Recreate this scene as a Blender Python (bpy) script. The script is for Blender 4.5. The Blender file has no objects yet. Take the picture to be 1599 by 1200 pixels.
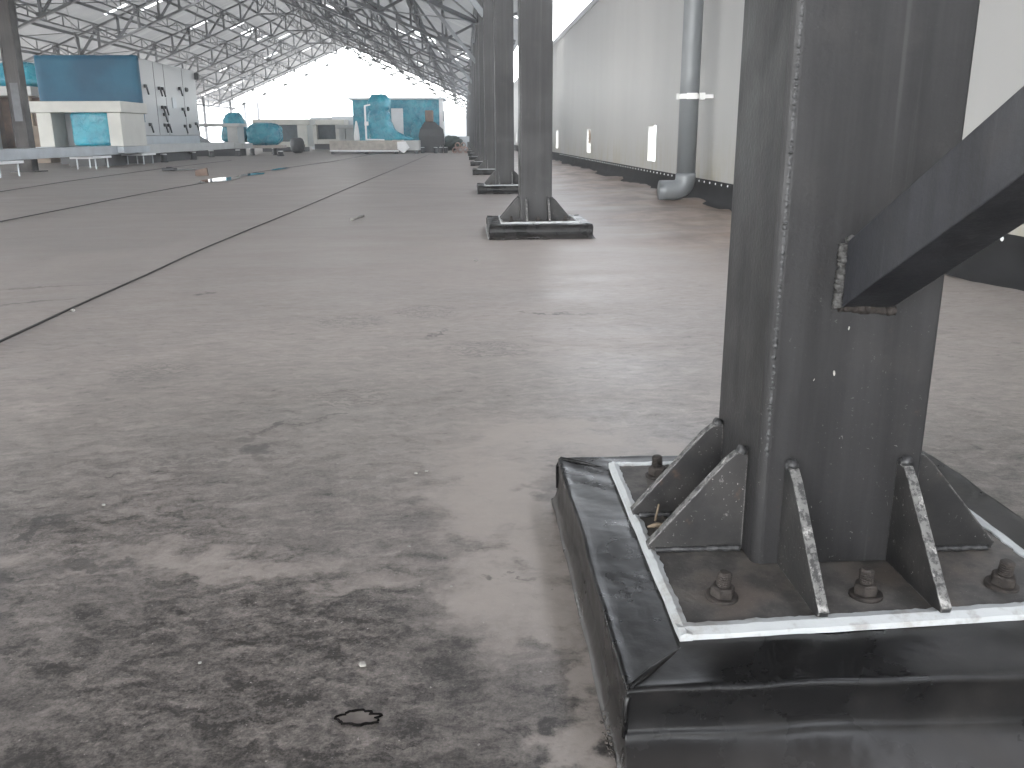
import bpy, math, random
from mathutils import Vector, Matrix, noise
R = math.radians
random.seed(7)
S = bpy.context.scene
COL = S.collection
# ------------------------------------------------------------------ camera
cam = bpy.data.cameras.new("camera"); camo = bpy.data.objects.new("camera", cam); COL.objects.link(camo)
CM = ((0.9985, -0.0197, 0.0504), (-0.0537, -0.2721, 0.9608), (-0.0055, -0.9621, -0.2728))
xa = Vector((CM[0][0], CM[1][0], CM[2][0])); ya = -Vector((CM[0][1], CM[1][1], CM[2][1])); za = -Vector((CM[0][2], CM[1][2], CM[2][2]))
xa.normalize(); za = (za - xa * za.dot(xa)).normalized(); ya = za.cross(xa)
camo.matrix_world = Matrix(((xa.x, ya.x, za.x, 0), (xa.y, ya.y, za.y, 0), (xa.z, ya.z, za.z, 0.64), (0, 0, 0, 1)))
cam.sensor_width = 36; cam.lens = 36 * 1370 / 1599; cam.clip_start = 0.02; cam.clip_end = 3000
S.camera = camo
# ------------------------------------------------------------------ world, sun, exposure
SUN_EL, SUN_ROT = R(52), R(215)
W = bpy.data.worlds.new("World"); S.world = W; W.use_nodes = True
wn = W.node_tree.nodes; wl = W.node_tree.links; wn.clear()
sky = wn.new("ShaderNodeTexSky"); sky.sky_type = 'NISHITA'; sky.sun_disc = False
sky.sun_elevation = SUN_EL; sky.sun_rotation = SUN_ROT; sky.air_density = 1.2; sky.dust_density = 1.5; sky.ozone_density = 1.0
hs = wn.new("ShaderNodeHueSaturation"); hs.inputs['Saturation'].default_value = 0.2; wl.new(sky.outputs[0], hs.inputs['Color'])
bg = wn.new("ShaderNodeBackground"); bg.inputs[1].default_value = 0.15
wo = wn.new("ShaderNodeOutputWorld"); wl.new(hs.outputs[0], bg.inputs[0]); wl.new(bg.outputs[0], wo.inputs[0])
sun = bpy.data.lights.new("sun", 'SUN'); sun.energy = 1.2; sun.angle = R(35); sun.color = (1, 0.96, 0.9)
suno = bpy.data.objects.new("sun", sun); COL.objects.link(suno)
sd = Vector((math.sin(SUN_ROT) * math.cos(SUN_EL), math.cos(SUN_ROT) * math.cos(SUN_EL), math.sin(SUN_EL)))
suno.rotation_euler = sd.to_track_quat('Z', 'Y').to_euler()
S.view_settings.view_transform = 'Standard'; S.view_settings.look = 'None'; S.view_settings.gamma = 1
S.view_settings.exposure = 3.9
S.render.engine = 'CYCLES'
S.cycles.max_bounces = 10; S.cycles.diffuse_bounces = 6; S.cycles.volume_bounces = 1
S.cycles.use_denoising = True; S.cycles.sample_clamp_indirect = 12

# ------------------------------------------------------------------ mesh helpers
class MB:
    def __init__(s): s.v = []; s.f = []
    def add(s, vs, fs):
        n = len(s.v); s.v += [tuple(p) for p in vs]; s.f += [tuple(i + n for i in f) for f in fs]; return s
    def box(s, x0, x1, y0, y1, z0, z1, rz=0, piv=None):
        vs = [Vector((x, y, z)) for z in (z0, z1) for y in (y0, y1) for x in (x0, x1)]
        if rz:
            p = Vector(piv or ((x0 + x1) / 2, (y0 + y1) / 2, 0)); m = Matrix.Rotation(rz, 3, 'Z')
            vs = [m @ (q - p) + p for q in vs]
        return s.add(vs, [(0, 2, 3, 1), (4, 5, 7, 6), (0, 1, 5, 4), (2, 6, 7, 3), (0, 4, 6, 2), (1, 3, 7, 5)])
    def bar(s, p, q, w, h=None, up=(0, 0, 1)):
        p = Vector(p); q = Vector(q); h = h or w; d = (q - p).normalized(); u = Vector(up)
        if abs(d.dot(u)) > .98: u = Vector((0, 1, 0))
        a = d.cross(u).normalized() * w / 2; b = a.cross(d).normalized() * h / 2
        vs = [c + e for c in (p, q) for e in (-a - b, a - b, a + b, -a + b)]
        return s.add(vs, [(0, 3, 2, 1), (4, 5, 6, 7), (0, 1, 5, 4), (1, 2, 6, 5), (2, 3, 7, 6), (3, 0, 4, 7)])
    def loft(s, rings, cap=True, closed=True):
        n = len(rings[0]); vs = [p for r in rings for p in r]; fs = []
        for i in range(len(rings) - 1):
            for j in range(n if closed else n - 1):
                k = (j + 1) % n; fs.append((i * n + j, i * n + k, (i + 1) * n + k, (i + 1) * n + j))
        if cap and closed: fs += [tuple(range(n))[::-1], tuple((len(rings) - 1) * n + j for j in range(n))]
        return s.add(vs, fs)
    def tube(s, pts, r, n=10, cap=True):
        pts = [Vector(p) for p in pts]; rings = []; a = None
        for i, p in enumerate(pts):
            d = (pts[min(i + 1, len(pts) - 1)] - pts[max(i - 1, 0)]).normalized()
            if a is None:
                a = d.orthogonal().normalized()
            a = (a - d * a.dot(d)).normalized(); b = d.cross(a); rr = r[i] if isinstance(r, (list, tuple)) else r
            rings.append([p + (a * math.cos(t) + b * math.sin(t)) * rr for t in [2 * math.pi * k / n for k in range(n)]])
        return s.loft(rings, cap)
    def lathe(s, prof, c, n=16, tilt=None):
        m = tilt or Matrix.Identity(3); c = Vector(c)
        return s.loft([[c + m @ Vector((r * math.cos(2 * math.pi * k / n), r * math.sin(2 * math.pi * k / n), z)) for k in range(n)] for r, z in prof])
    def prism(s, poly, e0, e1):   # poly: list of 3D points, extruded from +e0 to +e1
        e0 = Vector(e0); e1 = Vector(e1); P = [Vector(p) for p in poly]
        return s.loft([[p + e0 for p in P], [p + e1 for p in P]])
    def obj(s, name, mat, parent=None, smooth=False, bevel=0, seg=2, kind=None, loc=None):
        me = bpy.data.meshes.new(name); me.from_pydata(s.v, [], s.f); me.update()
        import bmesh
        bm = bmesh.new(); bm.from_mesh(me); bmesh.ops.recalc_face_normals(bm, faces=bm.faces); bm.to_mesh(me); bm.free()
        if smooth: me.polygons.foreach_set("use_smooth", [True] * len(me.polygons))
        me.materials.append(mat); o = bpy.data.objects.new(name, me); COL.objects.link(o)
        if parent: o.parent = parent
        if loc: o.location = loc
        if bevel:
            b = o.modifiers.new("bevel", 'BEVEL'); b.width = bevel; b.segments = seg; b.limit_method = 'ANGLE'; b.angle_limit = R(40)
        if kind: o['kind'] = kind
        return o

def tag(o, label, cat, group=None):
    o['label'] = label; o['category'] = cat
    if group: o['group'] = group
    return o
def thing(name, label, cat, loc=(0, 0, 0), group=None):
    o = bpy.data.objects.new(name, None); COL.objects.link(o); o.location = loc; o.empty_display_size = .1
    return tag(o, label, cat, group)
def dup(o, loc=None, label=None, parent=None):
    c = o.copy(); COL.objects.link(c); c.matrix_parent_inverse = o.matrix_parent_inverse
    if parent: c.parent = parent
    if loc is not None: c.location = loc
    if label: c['label'] = label
    for ch in list(o.children): dup(ch, parent=c)
    return c
def nz(x, y=0, z=0, s=1): return noise.noise(Vector((x * s, y * s, z * s)))

# ------------------------------------------------------------------ material helpers
class M:
    def __init__(s, name):
        s.m = bpy.data.materials.new(name); s.m.use_nodes = True; s.t = s.m.node_tree; s.n = s.t.nodes; s.l = s.t.links
        s.b = s.n["Principled BSDF"]; s._tc = None
    def nd(s, typ, ins=None, **kw):
        x = s.n.new(typ)
        for k, v in kw.items(): setattr(x, k, v)
        for k, v in (ins or {}).items():
            sk = x.inputs[k]
            if isinstance(v, bpy.types.NodeSocket): s.l.new(v, sk)
            else: sk.default_value = v
        return x
    def co(s):
        if not s._tc: s._tc = s.n.new("ShaderNodeTexCoord").outputs['Object']
        return s._tc
    def mp(s, scale=(1, 1, 1), loc=(0, 0, 0), rot=(0, 0, 0), vec=None, typ='POINT'):
        return s.nd("ShaderNodeMapping", {'Vector': vec or s.co(), 'Location': loc, 'Rotation': rot, 'Scale': scale}, vector_type=typ).outputs[0]
    def noise(s, scale, detail=4, rough=.55, vec=None, dist=0):
        return s.nd("ShaderNodeTexNoise", {'Vector': vec or s.co(), 'Scale': scale, 'Detail': detail, 'Roughness': rough, 'Distortion': dist}).outputs
    def vor(s, scale, vec=None, feature='F1'):
        return s.nd("ShaderNodeTexVoronoi", {'Vector': vec or s.co(), 'Scale': scale}, feature=feature).outputs
    def ramp(s, v, a, b, smooth=True, lo=0., hi=1.):
        return s.nd("ShaderNodeMapRange", {'Value': v, 'From Min': a, 'From Max': b, 'To Min': lo, 'To Max': hi}, interpolation_type='SMOOTHSTEP' if smooth else 'LINEAR').outputs[0]
    def math(s, op, a, b=0., c=None):
        x = s.n.new("ShaderNodeMath"); x.operation = op; x.use_clamp = False
        for i, v in enumerate((a, b) if c is None else (a, b, c)):
            if isinstance(v, bpy.types.NodeSocket): s.l.new(v, x.inputs[i])
            else: x.inputs[i].default_value = v
        return x.outputs[0]
    def mix(s, f, a, b, mode='MIX'):
        x = s.n.new("ShaderNodeMix"); x.data_type = 'RGBA'; x.blend_type = mode
        for i, v in ((0, f), (6, a), (7, b)):
            if isinstance(v, bpy.types.NodeSocket): s.l.new(v, x.inputs[i])
            else: x.inputs[i].default_value = v if i == 0 else (*v, 1)
        return x.outputs[2]
    def xyz(s): return s.nd("ShaderNodeSeparateXYZ", {0: s.co()}).outputs
    def bump(s, h, strength=.3, dist=.01, prev=None):
        ins = {'Height': h, 'Strength': strength, 'Distance': dist}
        if prev: ins['Normal'] = prev
        return s.nd("ShaderNodeBump", ins).outputs[0]
    def blob(s, vec, cx, cy, rx, ry, rot=0, lo=.75, hi=1.15):   # soft-edged ellipse lying in the xy plane: 1 inside
        v = s.mp((rx, ry, 1e3), (cx, cy, 0), (0, 0, rot), vec, 'TEXTURE')
        d = s.nd("ShaderNodeVectorMath", {0: v}, operation='LENGTH').outputs['Value']
        return s.ramp(d, hi, lo)
    def out(s, color=None, rough=None, normal=None, metal=None, spec=None, **kw):
        for k, v in (('Base Color', color), ('Roughness', rough), ('Normal', normal), ('Metallic', metal), ('Specular IOR Level', spec)):
            if v is None: continue
            if isinstance(v, bpy.types.NodeSocket): s.l.new(v, s.b.inputs[k])
            else: s.b.inputs[k].default_value = (*v, 1) if k == 'Base Color' else v
        return s.m

def plain(name, c, rough=.6, var=.18, scale=3, metal=0, bump=0, spec=None):
    m = M(name); n = m.noise(scale, 5)[0]
    col = m.mix(m.ramp(n, .3, .7), tuple(x * (1 - var) for x in c), tuple(min(1, x * (1 + var)) for x in c))
    r = m.ramp(n, .2, .8, lo=rough - .08, hi=min(1, rough + .1))
    nb = m.bump(m.noise(scale * 12, 4)[0], bump, .01) if bump else None
    return m.out(col, r, nb, metal, spec)

# ---- floor membrane
m = M("roof_membrane"); co = m.co(); X, Y, Z = m.xyz()
wob = m.noise(2.2, 5, .6)[1]
wv = m.nd("ShaderNodeVectorMath", {0: wob, 1: (.5, .5, .5)}, operation='SUBTRACT').outputs[0]
wv = m.nd("ShaderNodeVectorMath", {0: wv, 3: .55}, operation='SCALE').outputs[0]
dv = m.nd("ShaderNodeVectorMath", {0: co, 1: wv}, operation='ADD').outputs[0]
wob2 = m.noise(14, 6, .65)[1]
wv2 = m.nd("ShaderNodeVectorMath", {0: wob2, 1: (.5, .5, .5)}, operation='SUBTRACT').outputs[0]
wv2 = m.nd("ShaderNodeVectorMath", {0: wv2, 3: .22}, operation='SCALE').outputs[0]
dv2 = m.nd("ShaderNodeVectorMath", {0: dv, 1: wv2}, operation='ADD').outputs[0]
sv2 = m.nd("ShaderNodeVectorMath", {0: co, 1: wv2}, operation='ADD').outputs[0]
big = m.noise(.5, 5, .6)[0]; fine = m.noise(38, 6, .7, m.mp((1, 1.6, 1), rot=(0, 0, R(20))))[0]
def smear(sx, sy, rot, loc, vec=None): return m.noise(1, 9, .66, m.mp((sx, sy, 1), loc, (0, 0, R(rot)), vec or sv3))[0]
wv3 = m.nd("ShaderNodeVectorMath", {0: wv2, 3: .45}, operation='SCALE').outputs[0]
sv3 = m.nd("ShaderNodeVectorMath", {0: co, 1: wv3}, operation='ADD').outputs[0]
st1 = smear(1.1, 2.6, -24, (0, 0, 0)); st2 = smear(5.5, 12, -28, (5, 2, 0)); st3 = smear(20, 46, -30, (1, 7, 0)); st4 = smear(17, 40, 34, (3, 1, 0))
dab = m.noise(26, 5, .6, m.mp((1, 1.35, 1), rot=(0, 0, R(30)), vec=sv3))[0]; blot = m.noise(9, 6, .62, vec=sv3)[0]
yn = m.math('ADD', Y, m.math('MULTIPLY', m.math('SUBTRACT', m.noise(1.0, 4)[0], .5), 1.5))
near = m.ramp(yn, 3.0, .95); near2 = m.ramp(yn, 1.75, .80)
def cen(v, k): return m.math('MULTIPLY', m.math('SUBTRACT', v, .5), k)
def addm(*a):
    r = a[0]
    for q in a[1:]: r = m.math('ADD', r, q)
    return r
t = m.math('ADD', .80, m.math('MULTIPLY', near, -.36)); t = m.math('ADD', t, m.math('MULTIPLY', near2, -.18))
mid = m.math('ADD', .30, m.math('MULTIPLY', m.ramp(yn, 5.5, 2.2), .70))
t = addm(t, cen(big, .30), cen(st1, .35), m.math('MULTIPLY', mid, addm(cen(st2, .62), cen(st3, .95))), m.math('MULTIPLY', near, addm(cen(st4, .75), cen(dab, .60), cen(blot, .30), cen(m.noise(110, 5, .75)[0], .75), cen(m.noise(320, 3, .7)[0], .55), cen(fine, .45))))
t = m.math('SUBTRACT', t, m.math('MULTIPLY', m.math('MULTIPLY', mid, m.ramp(st3, .40, .30)), .18))
# dusty light patches
light = m.blob(dv2, .06, 1.36, .15, .36, R(8), .45, 1.25)
for a in ((.14, 1.80, .22, .16, 0), (.05, 1.55, .13, .14, 0), (.04, 1.10, .11, .14, 0), (-.36, 1.29, .22, .05, R(-6)), (-.80, 1.32, .17, .05, R(-10)), (.125, .92, .030, .26, R(-3)), (.40, 1.64, .30, .10, 0), (-.15, 1.16, .10, .05, R(20))):
    bl_ = m.blob(dv2, *a, lo=.3, hi=1.4); light = m.math('MAXIMUM', light, bl_ if a[0] > -.1 else m.math('MULTIPLY', bl_, .6))
light = m.math('MULTIPLY', light, m.ramp(m.math('ADD', blot, cen(st2, .8)), .24, .50))
t = m.math('ADD', t, m.math('MULTIPLY', m.math('MULTIPLY', light, .95), m.math('SUBTRACT', m.math('ADD', .90, addm(cen(fine, .22), cen(st2, .2))), t)))
t = m.math('MAXIMUM', m.math('MINIMUM', t, 1.05), .05)
base = m.mix(t, (.0222, .0198, .0185), (.325, .288, .264))
base = m.mix(m.math('MULTIPLY', m.math('MAXIMUM', light, m.ramp(m.noise(.8, 5, .6, vec=sv3)[0], .5, .75, hi=.7)), .22), base, (.27, .23, .20))
dk = near; sc = st3
# brown soil drifted along the wall
bx = m.math('ADD', X, m.math('MULTIPLY', m.math('SUBTRACT', m.noise(.8, 5)[0], .5), 1.5))
soil = m.math('MULTIPLY', m.ramp(bx, .75, 1.7), m.ramp(Y, 3.2, 5.5))
soilc = m.mix(m.ramp(m.noise(3, 7, .65, m.mp((1, .5, 1)))[0], .3, .7), (.085, .058, .044), (.235, .175, .140))
base = m.mix(m.math('MULTIPLY', soil, .9), base, soilc)
# dark scuffs, shoe prints and arcs, each a stain with its own shape
mark = m.blob(sv2, -.72, 1.43, .018, .075, R(-25))
for a in ((-.46, 1.90, .016, .11, R(-35)), (-.45, 1.77, .03, .05, 0), (-.35, 1.97, .008, .10, R(-55)), (-1.95, 3.95, .42, .022, R(16)), (-2.5, 4.15, .3, .02, R(22)),
          (-1.75, 3.6, .25, .015, R(30)), (-1.1, 3.75, .06, .018, R(40)), (.35, 3.2, .2, .012, R(-12)), (-.1, 2.9, .012, .12, R(-20)), (-.62, 1.28, .10, .02, R(10)),
          (-.75, 1.22, .09, .018, R(6)), (.16, 1.52, .055, .10, R(10)), (-.05, .93, .016, .007, 0), (-.09, .885, .018, .006, R(5)), (-.30, .93, .012, .010, 0), (.07, 1.19, .012, .010, 0),
          (.02, 1.18, .014, .012, 0), (-.20, .83, .02, .008, 0)):
    mark = m.math('MAXIMUM', mark, m.blob(sv2, *a, lo=.4, hi=1.2))
base = m.mix(m.math('MULTIPLY', mark, m.ramp(blot, .3, .6, lo=.25, hi=.72)), base, (.045, .041, .04))
wav = m.nd("ShaderNodeTexWave", {'Vector': m.mp(rot=(0, 0, R(8)), vec=sv2), 'Scale': 9., 'Distortion': 1.2, 'Detail': 1.}, bands_direction='Y').outputs[1]
pr = m.blob(co, -.15, 3.28, .13, .14)
for a in ((-.42, 3.12, .14, .13), (.05, 2.66, .14, .12), (-.9, 2.45, .12, .12), (-.30, 2.15, .12, .1), (-.55, 1.72, .10, .05)):
    pr = m.math('MAXIMUM', pr, m.blob(co, *a))
base = m.mix(m.math('MULTIPLY', m.math('MULTIPLY', pr, m.ramp(wav, .6, .8)), .4), base, (.07, .064, .06))
base = m.mix(m.ramp(m.noise(160, 2)[0], .70, .76, hi=.5), base, (.42, .39, .37))
rough = m.math('ADD', m.ramp(st1, .25, .75, lo=.42, hi=.60), m.math('MULTIPLY', light, .1))
rough = m.math('SUBTRACT', rough, m.math('MULTIPLY', dk, .12))
h = m.math('ADD', m.math('MULTIPLY', fine, .35), m.math('ADD', m.math('MULTIPLY', sc, m.math('MULTIPLY', near, .5)), blot))
nb = m.bump(h, .35, .004)
nb = m.bump(m.noise(1.1, 3)[0], .25, .03, nb)
F_FLOOR = m.out(base, rough, nb, spec=.45)

# ---- black painted steel
def black_steel(name, grime=1.0, base=(.0175, .0170, .0175), sp_=.40):
    m = M(name); X, Y, Z = m.xyz()
    st = m.noise(1, 6, .6, m.mp((30, 30, 1.6)))[0]; n = m.noise(9, 6, .6)[0]
    c = m.mix(m.ramp(st, .3, .72), tuple(x * .72 for x in base), tuple(x * 1.5 for x in base))
    c = m.mix(m.ramp(n, .52, .78, hi=.45), c, (.040, .037, .035))
    low = m.ramp(Z, .60, .10)
    sp = m.noise(230, 3, .6, dist=.4)[0]; spn = m.noise(13, 5)[0]
    c = m.mix(m.math('MULTIPLY', m.math('MULTIPLY', m.ramp(sp, .66, .72), m.ramp(spn, .42, .60)), m.math('ADD', m.math('MULTIPLY', low, .6 * grime), .06)), c, (.22, .21, .20))
    rust = m.math('MULTIPLY', m.ramp(m.noise(22, 6, .7)[0], .62, .74), m.math('MULTIPLY', low, .65 * grime))
    c = m.mix(rust, c, (.085, .052, .038))
    drip = m.math('MULTIPLY', m.ramp(m.noise(1, 3, .5, m.mp((55, 55, 1.2), loc=(3, 1, 0)))[0], .60, .70), .16)
    c = m.mix(drip, c, (.11, .107, .105))
    r = m.ramp(m.noise(5, 5)[0], .3, .7, lo=.38, hi=.6)
    nb = m.bump(m.noise(150, 4, .6)[0], .28, .002)
    nb = m.bump(m.noise(9, 3)[0], .15, .005, nb)
    return m.out(c, r, nb, spec=sp_)
STEEL = black_steel("black_painted_steel")
BRACE = black_steel("blue_black_painted_steel", .8, (.019, .0195, .023), .42)
m = M("ground_steel_edge")   # gusset plates with chipped, cement-spattered edges
n = m.noise(60, 5, .7)[0]; c = m.mix(m.ramp(m.noise(14, 5)[0], .35, .7), (.012, .0117, .012), (.032, .030, .029))
c = m.mix(m.math('MULTIPLY', m.ramp(n, .63, .72), .5), c, (.22, .21, .20))
c = m.mix(m.ramp(m.noise(25, 5)[0], .66, .74, hi=.5), c, (.09, .052, .036))
c = m.mix(m.math('MULTIPLY', m.ramp(m.noise(240, 3, .6, dist=.4)[0], .655, .72), m.ramp(m.noise(15, 4)[0], .42, .6)), c, (.30, .29, .275))
bv = m.nd("ShaderNodeBevel", {'Radius': .0035}, samples=4); gm = m.nd("ShaderNodeNewGeometry")
edge = m.ramp(m.nd("ShaderNodeVectorMath", {0: bv.outputs[0], 1: gm.outputs['True Normal']}, operation='DOT_PRODUCT').outputs['Value'], .995, .93)
c = m.mix(m.math('MULTIPLY', edge, m.ramp(m.noise(70, 5, .7)[0], .40, .62, hi=.75)), c, (.30, .29, .28))
GUS = m.out(c, .5, m.bump(n, .4, .002))
m = M("chipped_cut_edge"); n = m.noise(95, 6, .72)[0]
c = m.mix(m.ramp(n, .42, .56), (.030, .029, .029), (.13, .127, .122)); c = m.mix(m.ramp(m.noise(40, 5, .7)[0], .54, .64, hi=.85), c, (.36, .35, .335))
GEDGE = m.out(c, .6, m.bump(n, .7, .003))
m = M("weld_metal"); n = m.noise(130, 4)[0]
WELD = m.out(m.mix(m.ramp(n, .4, .7), (.018, .018, .019), (.06, .06, .061)), .48, m.bump(n, .7, .002), spec=.5)
m = M("pale_weld_metal"); n = m.noise(150, 5, .7)[0]
PWELD = m.out(m.mix(m.ramp(n, .38, .62), (.020, .019, .018), (.085, .083, .08)), .55, m.bump(n, 1., .004), spec=.5)
m = M("dirty_base_plate"); n = m.noise(18, 6, .65)[0]
c = m.mix(m.ramp(n, .35, .68), (.048, .045, .043), (.115, .104, .096))
c = m.mix(m.math('MULTIPLY', m.ramp(m.noise(9, 5)[0], .50, .70), .55), c, (.085, .062, .050))
c = m.mix(m.ramp(m.vor(260)[0], .12, .06, hi=.5), c, (.35, .33, .31))
PLATE = m.out(c, .72, m.bump(m.noise(150, 4)[0], .4, .002))
m = M("black_membrane"); n = m.noise(6, 6, .6)[0]
c = m.mix(m.ramp(n, .45, .75, hi=.7), (.0075, .0073, .0075), (.040, .037, .035))
c = m.mix(m.ramp(m.noise(60, 5, .7)[0], .66, .80, hi=.45), c, (.09, .08, .072))
X, Y, Z = m.xyz()
c = m.mix(m.math('MULTIPLY', m.ramp(Z, .035, .0), .6), c, (.055, .050, .047))
r = m.ramp(n, .3, .75, lo=.2, hi=.45)
MEMB = m.out(c, r, m.bump(m.noise(7, 3)[0], .16, .02, m.bump(m.noise(60, 4)[0], .12, .003)), spec=.24)
m = M("white_sealant"); n = m.noise(40, 5)[0]
c = m.mix(m.ramp(n, .55, .72, hi=.7), (.43, .445, .45), (.24, .225, .21))
c = m.mix(m.ramp(m.noise(14, 6, .7)[0], .52, .68, hi=.75), c, (.29, .27, .25))
SEAL = m.out(c, .55, m.bump(n, .5, .003))
RUST = plain("rusty_bolt_steel", (.036, .030, .0265), .7, .5, 90, .3, .4)
GRAV = plain("grit", (.06, .052, .046), .9, .4, 80)
TWIG = plain("dry_twig", (.15, .115, .08), .8, .2, 60)
CHIP = plain("white_chip", (.27, .26, .24), .85, .25, 40)
# ---- wall panels, pipes
m = M("white_wall_panel"); X, Y, Z = m.xyz()
c = m.mix(m.ramp(m.noise(1, 5, .6, m.mp((1, 1.0, .25)))[0], .3, .75), (.365, .363, .355), (.40, .398, .388))
st = m.math('MULTIPLY', m.ramp(Z, .75, .18), m.ramp(m.noise(1, 6, .65, m.mp((1, 5, 1.1)))[0], .40, .66))
c = m.mix(m.math('MULTIPLY', st, .75), c, (.33, .30, .22))
jt = m.math('PINGPONG', Y, .575); c = m.mix(m.ramp(jt, .008, .003, hi=.55), c, (.35, .36, .36))
nb = m.bump(m.ramp(jt, .012, .0), -.6, .006)
WALL = m.out(c, .45, m.bump(m.noise(1, 3, .5, m.mp((1, 2, .4)))[0], .1, .02, nb))
ZINC = plain("galvanised_cap", (.34, .355, .37), .42, .12, 4, .5)
PVC = plain("grey_pvc_pipe", (.150, .160, .168), .33, .06, 2)
PVCW = plain("white_plastic_clamp", (.78, .78, .76), .4, .05)
PAR = plain("far_parapet_paint", (.30, .33, .35), .6, .06, 1)
# ---- canopy
TRUS = plain("grey_primed_steel", (.048, .052, .058), .5, .2, 1.5)
m = M("roof_sheet"); X, Y, Z = m.xyz()
c = m.mix(m.ramp(m.noise(.5, 4)[0], .35, .65), (.075, .078, .082), (.115, .118, .122))
c = m.mix(m.ramp(m.noise(1, 2, .5, m.mp((.04, 1.2, .04)))[0], .60, .62, hi=.5), c, (.22, .223, .225))
SHEET = m.out(c, .5, m.bump(m.math('PINGPONG', Y, .12), .8, .04))
tr = m.nd("ShaderNodeBsdfTranslucent", {'Color': (.8, .82, .82, 1)}); mxs = m.nd("ShaderNodeMixShader", {0: .022, 1: m.b.outputs[0], 2: tr.outputs[0]})
m.l.new(mxs.outputs[0], m.n["Material Output"].inputs['Surface'])
OLDC = black_steel("rusty_brown_steel", 1.2, (.012, .008, .007))
# ---- plant and wraps
m = M("teal_plastic_film"); n = m.noise(3, 5)[0]
cr = m.noise(5, 6, .7, dist=.6)[0]
c = m.mix(m.ramp(n, .3, .7), (.010, .18, .27), (.026, .32, .42))
TEAL = m.out(c, m.ramp(cr, .3, .7, lo=.18, hi=.4), m.bump(cr, .6, .06), spec=.6)
m = M("blue_stretch_film"); n = m.noise(1.1, 3)[0]
BLUE = m.out(m.mix(m.ramp(n, .3, .7), (.004, .066, .125), (.007, .095, .165)), .5, m.bump(m.noise(1.4, 4, .5)[0], .3, .08), spec=.25)
CREAM = plain("cream_insulation_panel", (.52, .515, .48), .6, .08, 2)
PANEL = plain("light_grey_panel", (.40, .41, .42), .35, .05, 1.2)
PALE = plain("pale_grey_panel", (.44, .45, .445), .5, .1, 2)
DUCT = plain("galvanised_duct", (.42, .45, .48), .35, .1, 3, .4)
DARK = plain("dark_grey_plastic", (.035, .037, .04), .5, .2, 5)
NAVY = plain("dark_opening", (.085, .11, .13), .6, .2, 5)
BROWN = plain("brown_board", (.15, .10, .075), .8, .3, 4)
TAN = plain("tan_carton", (.30, .24, .19), .85, .15, 4)
WOOD = plain("weathered_pallet_wood", (.40, .37, .33), .8, .15, 6)
GREEN = plain("dark_green_net", (.03, .055, .045), .8, .4, 8)
REDP = plain("reddish_pipe", (.36, .24, .20), .6, .2, 4)
STEELW = plain("white_painted_steel", (.74, .75, .76), .4, .05)
GROUND = plain("distant_ground", (.22, .21, .19), .9, .3, .02)
m = M("puddle_water"); m.out((.02, .022, .025), .03, m.bump(m.noise(3, 2)[0], .03, .01), spec=.8); WATER = m.m

# ================================================================== the setting
g = MB(); nx, ny = 60, 90
xs = [-60, -40, -26] + [-26 + 28.55 * (i / 40) for i in range(1, 41)]
ys = [-26, -14, -8, -4, -2] + [0.1 * i for i in range(0, 241)] + [26, 30, 40, 60, 80, 106]
xs = [-26.5, -20, -15, -12, -9, -7, -6, -5] + [-4 + .1 * i for i in range(50)] + [1 + .04 * i for i in range(36)] + [2.45]
def fz(x, y):
    z = 0.0
    if x > 1.2 and 2 < y < 24:   # soil and loose membrane heaped along the wall
        k = min(1, (x - 1.2) / .8) * min(1, (y - 2) / 3)
        z += k * max(0, .045 * (nz(x, y, 3, 1.2) + .35) + .014 * nz(x, y, 9, 4))
    return z + (.004 * nz(x, y, 0, .8) if y < 24 and -4 < x < 2.4 and not (-.1 < x < 1.1) else 0)
rows = [[(x, y, fz(x, y)) for x in xs] for y in ys]
g.loft(rows, cap=False, closed=False)
g.obj("floor", F_FLOOR, smooth=True, kind='structure')
MB().box(-260, 220, -160, 420, -14.2, -14).obj("ground", GROUND, kind='structure')
MB().box(-26.6, 2.44, -26.1, 106.2, -14, -.03).obj("roof_slab", GROUND, kind='structure')
# membrane lap seams
SEAMM = plain("seam_edge", (.03, .028, .027), .6, .2, 9)
for i, (pts) in enumerate((((-1.49, -3), (-1.50, 1.5), (-1.512, 2.86), (-1.53, 4), (-1.545, 5.5), (-1.50, 8), (-1.46, 12), (-1.38, 17), (-1.31, 22.2), (-1.25, 27), (-1.2, 33)),
                           ((-3.6, 3), (-3.665, 7.2), (-3.76, 11), (-3.72, 14), (-3.845, 17), (-3.62, 21), (-3.407, 23.9), (-3.3, 33)),
                           ((-5.6, 8), (-5.7, 11.3), (-6.0, 14), (-6.39, 20.2), (-6.5, 26)))):
    b = MB(); P = []
    for k in range(len(pts) - 1):
        (x0, y0), (x1, y1) = pts[k], pts[k + 1]; n = max(2, int((y1 - y0) / .25))
        for j in range(n):
            t = j / n; P.append((x0 + (x1 - x0) * t +   .007 * nz(i * 9, y0 + (y1 - y0) * t, 0, 1.3), y0 + (y1 - y0) * t))
    w = (.0062, .010, .011)[i]
    b.loft([[(x - w / 2, y, .003), (x - w / 2, y, .0095), (x + w / 2, y, .008), (x + w / 2, y, .003)] for x, y in P])
    b.obj("floor_seam", SEAMM, kind='structure')
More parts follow.
